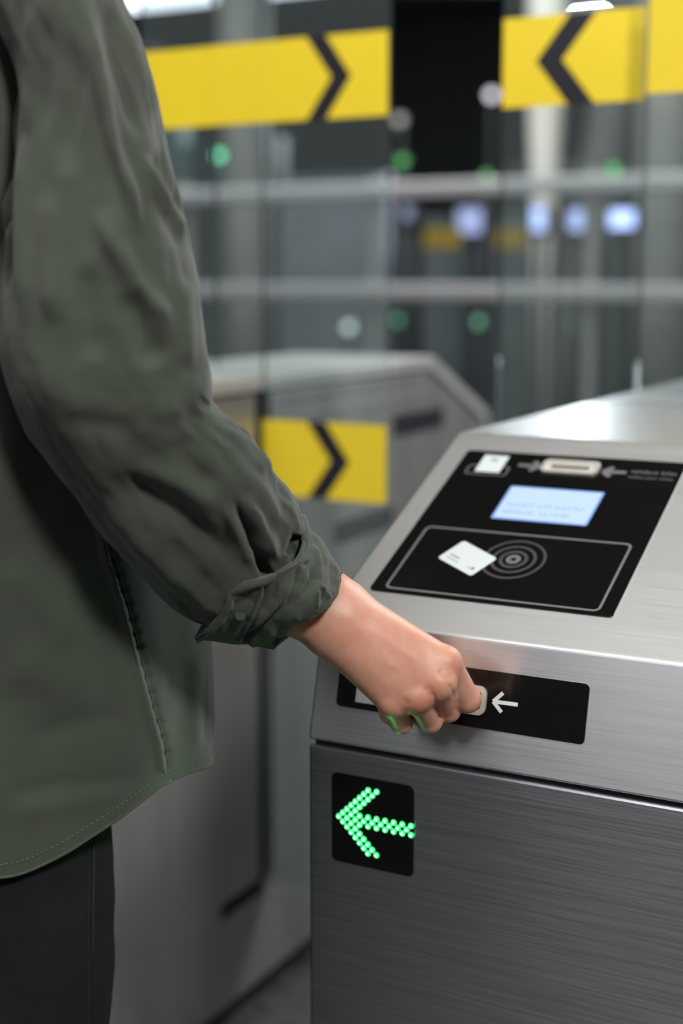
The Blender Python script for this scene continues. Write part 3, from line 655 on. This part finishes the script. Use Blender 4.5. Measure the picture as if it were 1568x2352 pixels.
# shirt body -----------------------------------------------------------
TX = -.81
ZT = [1.475, 1.455, 1.43, 1.38, 1.30, 1.20, 1.10, 1.00, .90, .80, .70]
PA = np.array([[.06, .065, .820], [.10, .085, .815], [.150, .110, .805], [.176, .130, .80], [.180, .140, .805], [.178, .148, .82], [.178, .155, .845], [.178, .162, .87], [.180, .166, .890], [.180, .166, .890], [.180, .166, .890]])
def tor(z):
    s = np.interp(z, ZT[::-1], np.arange(len(ZT))[::-1]); return [np.interp(s, np.arange(len(ZT)), PA[:, k]) for k in range(3)]
nZ, nA = 420, 520; ang = np.linspace(0, 2 * PI, nA, endpoint=False)
def hem(a):
    d = (a - math.radians(-2) + PI) % (2 * PI) - PI; d = np.minimum(np.abs(d), np.abs(np.abs(d) - PI))   # distance from the two side seams
    t = np.clip(d / math.radians(48), 0, 1); return .806 - np.where(np.sin(a) > 0, .020, .044) * t * t * (3 - 2 * t)
hz = hem(ang); rows = []
for i in range(nZ):
    t = i / (nZ - 1); z = 1.475 + (hz - 1.475) * t
    a_ = np.interp(z, ZT[::-1], PA[::-1, 0]); b_ = np.interp(z, ZT[::-1], PA[::-1, 1]); yc = np.interp(z, ZT[::-1], PA[::-1, 2])
    cs, sn = np.cos(ang), np.sin(ang); e = .9
    wob = 1 + .018 * np.sin(5 * ang + 1.3) * t + .012 * np.sin(9 * ang + 4 * t) * t
    rows.append(np.stack([TX + a_ * wob * np.sign(cs) * np.abs(cs) ** e, yc + b_ * wob * np.sign(sn) * np.abs(sn) ** e, z], 1))
V, Q = gridmesh(rows); N = vnormals(V, Q); cc = np.array(rows).mean(1)
if ((V - np.repeat(cc, nA, 0)) * N).sum() < 0: Q = Q[:, ::-1]; N = -N
V = V + N * (fbm(V * np.array([1, 1, .45]), 8, 3) * .0075)[:, None]; N = vnormals(V, Q)
TST = [([(222, 1180), (240, 1280), (278, 1390), (307, 1505), (340, 1631), (362, 1708), (372, 1775)], 8, 2.6, (.02, .02)), ([(239, 1180), (257, 1280), (295, 1390), (324, 1505), (357, 1631), (379, 1708), (388, 1775)], 4, -1.4, (.02, .02)),
       ([(455, 1480), (450, 1600), (452, 1740)], 14, 1.6), ([(430, 1500), (425, 1620), (405, 1720)], 24, -1.6), ([(473, 1500), (470, 1640), (472, 1735)], 7, -.5),
       ([(10, 1500), (120, 1560), (260, 1600)], 60, 5), ([(60, 1700), (180, 1660), (300, 1640)], 30, -3), ([(0, 1830), (140, 1800), (270, 1790), (360, 1770)], 22, -1.6), ([(0, 1870), (150, 1850), (280, 1825)], 22, 1.2), ([(230, 1480), (260, 1600), (275, 1700)], 30, -2.5), ([(0, 1280), (90, 1380), (180, 1500)], 40, 3)]
for k in range(14): 
    y_ = 1290 + k * 34 + random.uniform(-3, 3); x_ = np.interp(y_, [1280, 1390, 1505, 1631, 1708, 1775], [250, 288, 317, 350, 372, 382]); TST.append(([(x_ - 4, y_), (x_ + 20, y_ - 7)], 6, -1.5, (.1, .3)))
V = strokes(V, N, TST); torsoV, torsoQ = V, Q
Vc = np.concatenate([torsoV, sleeveV]); Qc = np.concatenate([torsoQ, sleeveQ + len(torsoV)])
# left sleeve (far side of the body)
L0 = np.array([HX - .15, HY - .01, 1.40]); L1 = np.array([HX - .215, HY - .03, 1.09]); L2 = np.array([HX - .215, HY + .035, .88]); rows = []
for c, r in zip(catmull([L0, L0 * .5 + L1 * .5, L1, L1 * .5 + L2 * .5, L2], 60), np.interp(np.linspace(0, 1, 60), [0, .5, 1], [.078, .066, .05])):
    rows.append(np.stack([c[0] + r * np.cos(ang[::6]), c[1] + r * np.sin(ang[::6]), np.full(len(ang[::6]), c[2])], 1))
V, Q = gridmesh(rows); N = vnormals(V, Q); cc = np.array(rows).mean(1)
if ((V - np.repeat(cc, V.shape[0] // 60, 0)) * N).sum() < 0: Q = Q[:, ::-1]; N = -N
V = V + N * (fbm(V, 12, 9) * .004)[:, None]
Qc = np.concatenate([Qc, Q + len(Vc)]); Vc = np.concatenate([Vc, V])
shirt = cloth('shirt', Vc, Qc)
bv = bvh_of(np.concatenate([torsoV]), torsoQ); bvs = bvh_of(sleeveV, sleeveQ)
def hit(b_, x, y, off=.0004):
    r = ray(x, y).normalized(); h = b_.ray_cast(CP, r)
    return None if h[0] is None else h[0] - r * off
def stitches(b_, poly, n, r, m, name='stitching', frac=.62, off=.0005):
    poly = catmull(poly, 400); seg = np.linalg.norm(np.diff(poly, axis=0), axis=1); cum = np.concatenate([[0], np.cumsum(seg)]); bm = new()
    for k in range(n):
        s0 = cum[-1] * k / n; s1 = s0 + cum[-1] / n * frac; pts = []
        for s in (s0, (s0 + s1) / 2, s1):
            q = hit(b_, np.interp(s, cum, poly[:, 0]), np.interp(s, cum, poly[:, 1]), off)
            if q: pts.append(q)
        if len(pts) == 3: tube(bm, pts, r, 5)
    return pp(obj(name, bm, M[m], None, smooth=True))
SEAM = [(236, 1230), (250, 1285), (278, 1390), (307, 1505), (340, 1631), (362, 1708), (372, 1775)]
def shifted(pl, dx, dy=0): return [(x + dx, y + dy) for x, y in pl]
def px_to_parent(*a): pass
s1 = stitches(bv, shifted(SEAM, 17), 110, .00045, 'thread_light'); s2 = stitches(bv, shifted(SEAM, 3), 1, .0006, 'thread', 'side_seam', .999)
# hem: rolled edge strip following the bottom ring, and its stitching
def ring_strip(V, n, rows_up, name):
    bm = new(); base = V[-n:]; tube(bm, [Vector(v) for v in base[::2]] + [Vector(base[0])], .0013, 6); return pp(obj(name, bm, M['shirt'], None, smooth=True))
ring_strip(torsoV, nA, 3, 'hem')
bm = new(); R2 = torsoV.reshape(nZ, nA, 3)[-7]; Nn = vnormals(torsoV, torsoQ).reshape(nZ, nA, 3)[-7]
for k in range(0, nA, 2):
    a = R2[k] + Nn[k] * .0004; c = R2[(k + 1) % nA] + Nn[(k + 1) % nA] * .0004; c = a + (c - a) * .9; tube(bm, [a, (a + c) / 2, c], .00035, 5)
pp(obj('hem_stitching', bm, M['thread_light'], None))

# rolled cuff ------------------------------------------------------------
def arcpts(poly, n):
    p = np.array(poly, float); L = np.concatenate([[0], np.cumsum(np.linalg.norm(np.diff(p, axis=0), axis=1))]); s = np.linspace(0, L[-1], n)
    return np.stack([np.interp(s, L, p[:, 0]), np.interp(s, L, p[:, 1])], 1)
nF, nB = 220, 90
def cring(poly, d, rd, back=-20, drop=0):
    f = arcpts(poly, nF); t = np.linspace(0, 1, nF); out = []
    for (x, y), s in zip(f, t): out.append(P(x, y, d + drop * s - rd * math.sin(PI * s) ** .75))
    a = f[-1]; c = f[0]
    for s in np.linspace(0, 1, nB + 2)[1:-1]:
        x = a[0] + (c[0] - a[0]) * s + back * math.sin(PI * s); y = a[1] + (c[1] - a[1]) * s + back * .5 * math.sin(PI * s)
        out.append(P(x, y, d + drop * (1 - s) + rd * math.sin(PI * s) ** .75))
    return np.array([tuple(v) for v in out])
r1 = [(688, 1187), (697, 1225), (697, 1250), (690, 1275), (680, 1293), (650, 1310), (620, 1325), (602, 1333), (560, 1343), (522, 1357), (517, 1390), (502, 1420), (478, 1448), (447, 1468)]
r2 = [(742, 1244), (735, 1290), (725, 1335), (700, 1375), (660, 1405), (625, 1425), (590, 1450), (560, 1482)]
r3 = [(785, 1312), (783, 1340), (775, 1368), (760, 1392), (738, 1411), (705, 1426), (672, 1440), (650, 1467), (628, 1491)]
r4 = [(783, 1316), (778, 1345), (768, 1368), (750, 1392), (730, 1406), (700, 1420), (672, 1432), (655, 1450), (640, 1470)]
ra = cring(r1, 1.052, .058); rb = cring(r2, 1.060, .048, -10); rc = cring(r3, 1.070, .037, 10); rd_ = cring(r4, 1.072, .032, 10)
rin = cring(shifted(r4, -40, -22), 1.068, .030, 10); r0 = cring(shifted(r1, 10, 6), 1.053, .052)
key = [r0, ra, ra * .7 + rb * .3, rb, rb * .5 + rc * .5, rc, rd_, rin]; key = np.array(key); nk = len(key)
samp = [0, .5, 1] + list(np.linspace(1, 5, 150)[1:]) + [5.5, 6, 6.5, 7]
rows = []
for s in samp:
    i = min(int(s), nk - 2); t = s - i; rows.append(key[i] * (1 - t) + key[i + 1] * t)
V, Q = gridmesh(rows); N = vnormals(V, Q); cc = np.array(rows).mean(1)
if ((V - np.repeat(cc, nF + nB, 0)) * N).sum() < 0: Q = Q[:, ::-1]; N = -N
V = V + N * (fbm(V, 25, 11) * .0022)[:, None]; N = vnormals(V, Q)
CST = [([(704, 1245), (722, 1268), (731, 1300), (731, 1333), (706, 1375), (671, 1428)], 6, 3.4, (.15, .1)), ([(715, 1290), (718, 1330), (690, 1370), (655, 1415)], 8, -3.0), ([(686, 1298), (681, 1339), (656, 1388), (602, 1440), (552, 1478)], 6, -3.6, (.1, .1)), ([(668, 1320), (655, 1365), (615, 1410), (570, 1455)], 12, 2.6),
       ([(640, 1330), (625, 1375), (600, 1415)], 6, -1.6), ([(735, 1339), (748, 1360), (760, 1378)], 5, 2.2), ([(729, 1350), (728, 1380), (726, 1400)], 5, 2.0), ([(745, 1350), (742, 1385)], 6, -2.4), ([(767, 1290), (774, 1320), (776, 1350)], 4, 1.6), ([(755, 1290), (762, 1330), (762, 1360)], 7, -1.6),
       ([(640, 1445), (600, 1470), (560, 1484)], 9, 2.6), ([(690, 1395), (660, 1430), (635, 1470)], 10, 2.4), ([(700, 1290), (708, 1300)], 8, -2), ([(710, 1215), (735, 1255), (752, 1300)], 12, 1.6),
       ([(604, 1336), (597, 1375), (578, 1420), (548, 1478)], 3.5, 1.6, (.05, .05)), ([(612, 1336), (604, 1376), (586, 1420), (556, 1478)], 4, -1.8, (.05, .05)), ([(530, 1400), (560, 1380), (590, 1370)], 9, -.9)]
V = strokes(V, N, CST)
cuff = cloth('cuff', V, Q, .002); bc = bvh_of(V, Q); cuff['label'] = 'rolled-up cuff'
def sub(o, par):
    o.parent = par; o.matrix_parent_inverse = Matrix.Translation(person.location).inverted() if par is person else Matrix.Identity(4); return o
nn = V.reshape(len(samp), nF + nB, 3)
bm = new(); tube(bm, [Vector(v) for v in nn[2][::2]] + [Vector(nn[2][0])], .0011, 6); pp(obj('cuff_edge', bm, M['shirt'], None, smooth=True))
stitches(bc, [(597, 1340), (590, 1375), (571, 1420), (541, 1474)], 26, .00035, 'thread')
stitches(bc, [(690, 1290), (655, 1314), (620, 1331), (602, 1338), (562, 1350), (529, 1362), (524, 1392), (509, 1420), (484, 1448)], 50, .00032, 'thread')
q = hit(bc, 552, 1412, .0010)
if q:
    bm = new(); r = ray(548, 1420).normalized(); M4 = Matrix.Translation(q) @ r.to_track_quat('Z', 'Y').to_matrix().to_4x4()
    bmesh.ops.create_cone(bm, cap_ends=True, segments=24, radius1=.0040, radius2=.0036, depth=.0016, matrix=M4)
    pp(obj('button', bm, M['thread'], None))
# jeans --------------------------------------------------------------------
def leg(x, y, name):
    rows = []
    for z in np.linspace(.93, .07, 160):
        r = np.interp(z, [.07, .45, .70, .93], [.066, .074, .085, .088]); a = ang[::3]
        k = 1 + .015 * np.sin(3 * a + z * 9) + .012 * np.sin(z * 60 + a) * max(0, (.5 - z)); rows.append(np.stack([x + r * k * np.cos(a), y + r * 1.02 * k * np.sin(a), np.full(len(a), z)], 1))
    V, Q = gridmesh(rows); N = vnormals(V, Q); c = np.array(rows).mean(1)
    if ((V - np.repeat(c, len(ang[::3]), 0)) * N).sum() < 0: Q = Q[:, ::-1]; N = -N
    return V + N * (fbm(V, 10, 2) * .004)[:, None], Q
V1, Q1 = leg(-.757, .832, ''); V2, Q2 = leg(-.925, .865, '')
rows = []
for z in np.linspace(1.0, .80, 30): rows.append(np.stack([-.838 + .138 * np.cos(ang[::3]), .855 + .098 * np.sin(ang[::3]), np.full(len(ang[::3]), z)], 1))
V3, Q3 = gridmesh(rows); Q3 = Q3[:, ::-1] if (vnormals(V3, Q3)[0] @ (V3[0] - np.array([-.838, .855, 1.0]))) < 0 else Q3
jeans = cloth('jeans', np.concatenate([V1, V2, V3]), np.concatenate([Q1, Q2 + len(V1), Q3 + len(V1) + len(V2)])); jeans.data.materials.clear(); jeans.data.materials.append(M['jeans'])
bj = bvh_of(V1, Q1)
M['denim_seam'] = mat('denim_seam', srgb(44, 46, 58), .9)
stitches(bj, [(216, 1900), (214, 2100), (214, 2352)], 1, .0007, 'denim_seam', 'jeans_seam', .999); stitches(bj, [(205, 1900), (203, 2100), (203, 2352)], 90, .0003, 'denim_seam', 'jeans_stitching')
for x, y in ((-.757, .81), (-.925, .84)):
    def shoe(Pt): 
        d = smin(capsule(Pt, (x, y - .05, .055), (x, y + .13, .042), .040, .036), capsule(Pt, (x, y - .04, .06), (x, y - .02, .10), .04, .038), .02); return np.maximum(d, .022 - Pt[..., 2])
    Vs, Qs = nets(shoe, (x - .07, y - .12, 0), (x + .07, y + .2, .16), .005); pp(finish('shoe', np_mesh('shoe', relax(Vs, Qs, 1), Qs), M['shoe'], None, smooth=True))
    bm = new(); pts = rrect(x - .042, y - .095, x + .042, y + .17, .04); a = [bm.verts.new((p_[0], p_[1], 0)) for p_ in pts]; c = [bm.verts.new((p_[0], p_[1], .026)) for p_ in pts]
    bm.faces.new(a[::-1]); bm.faces.new(c)
    for i in range(len(pts)): bm.faces.new((a[i], a[(i + 1) % len(pts)], c[(i + 1) % len(pts)], c[i]))
    pp(obj('shoe_sole', bm, M['sole'], None))

# parts were modelled in world coordinates: hang them under their empties without moving them
bpy.context.view_layer.update()
for e in [o for o in COL.objects if o.type == 'EMPTY' and o.parent is None and o is not person]:
    if e.get('category') == 'ceiling light': continue
    for c in e.children: c.matrix_parent_inverse = Matrix.Translation(e.location).inverted()
bpy.data.objects.remove(gr)
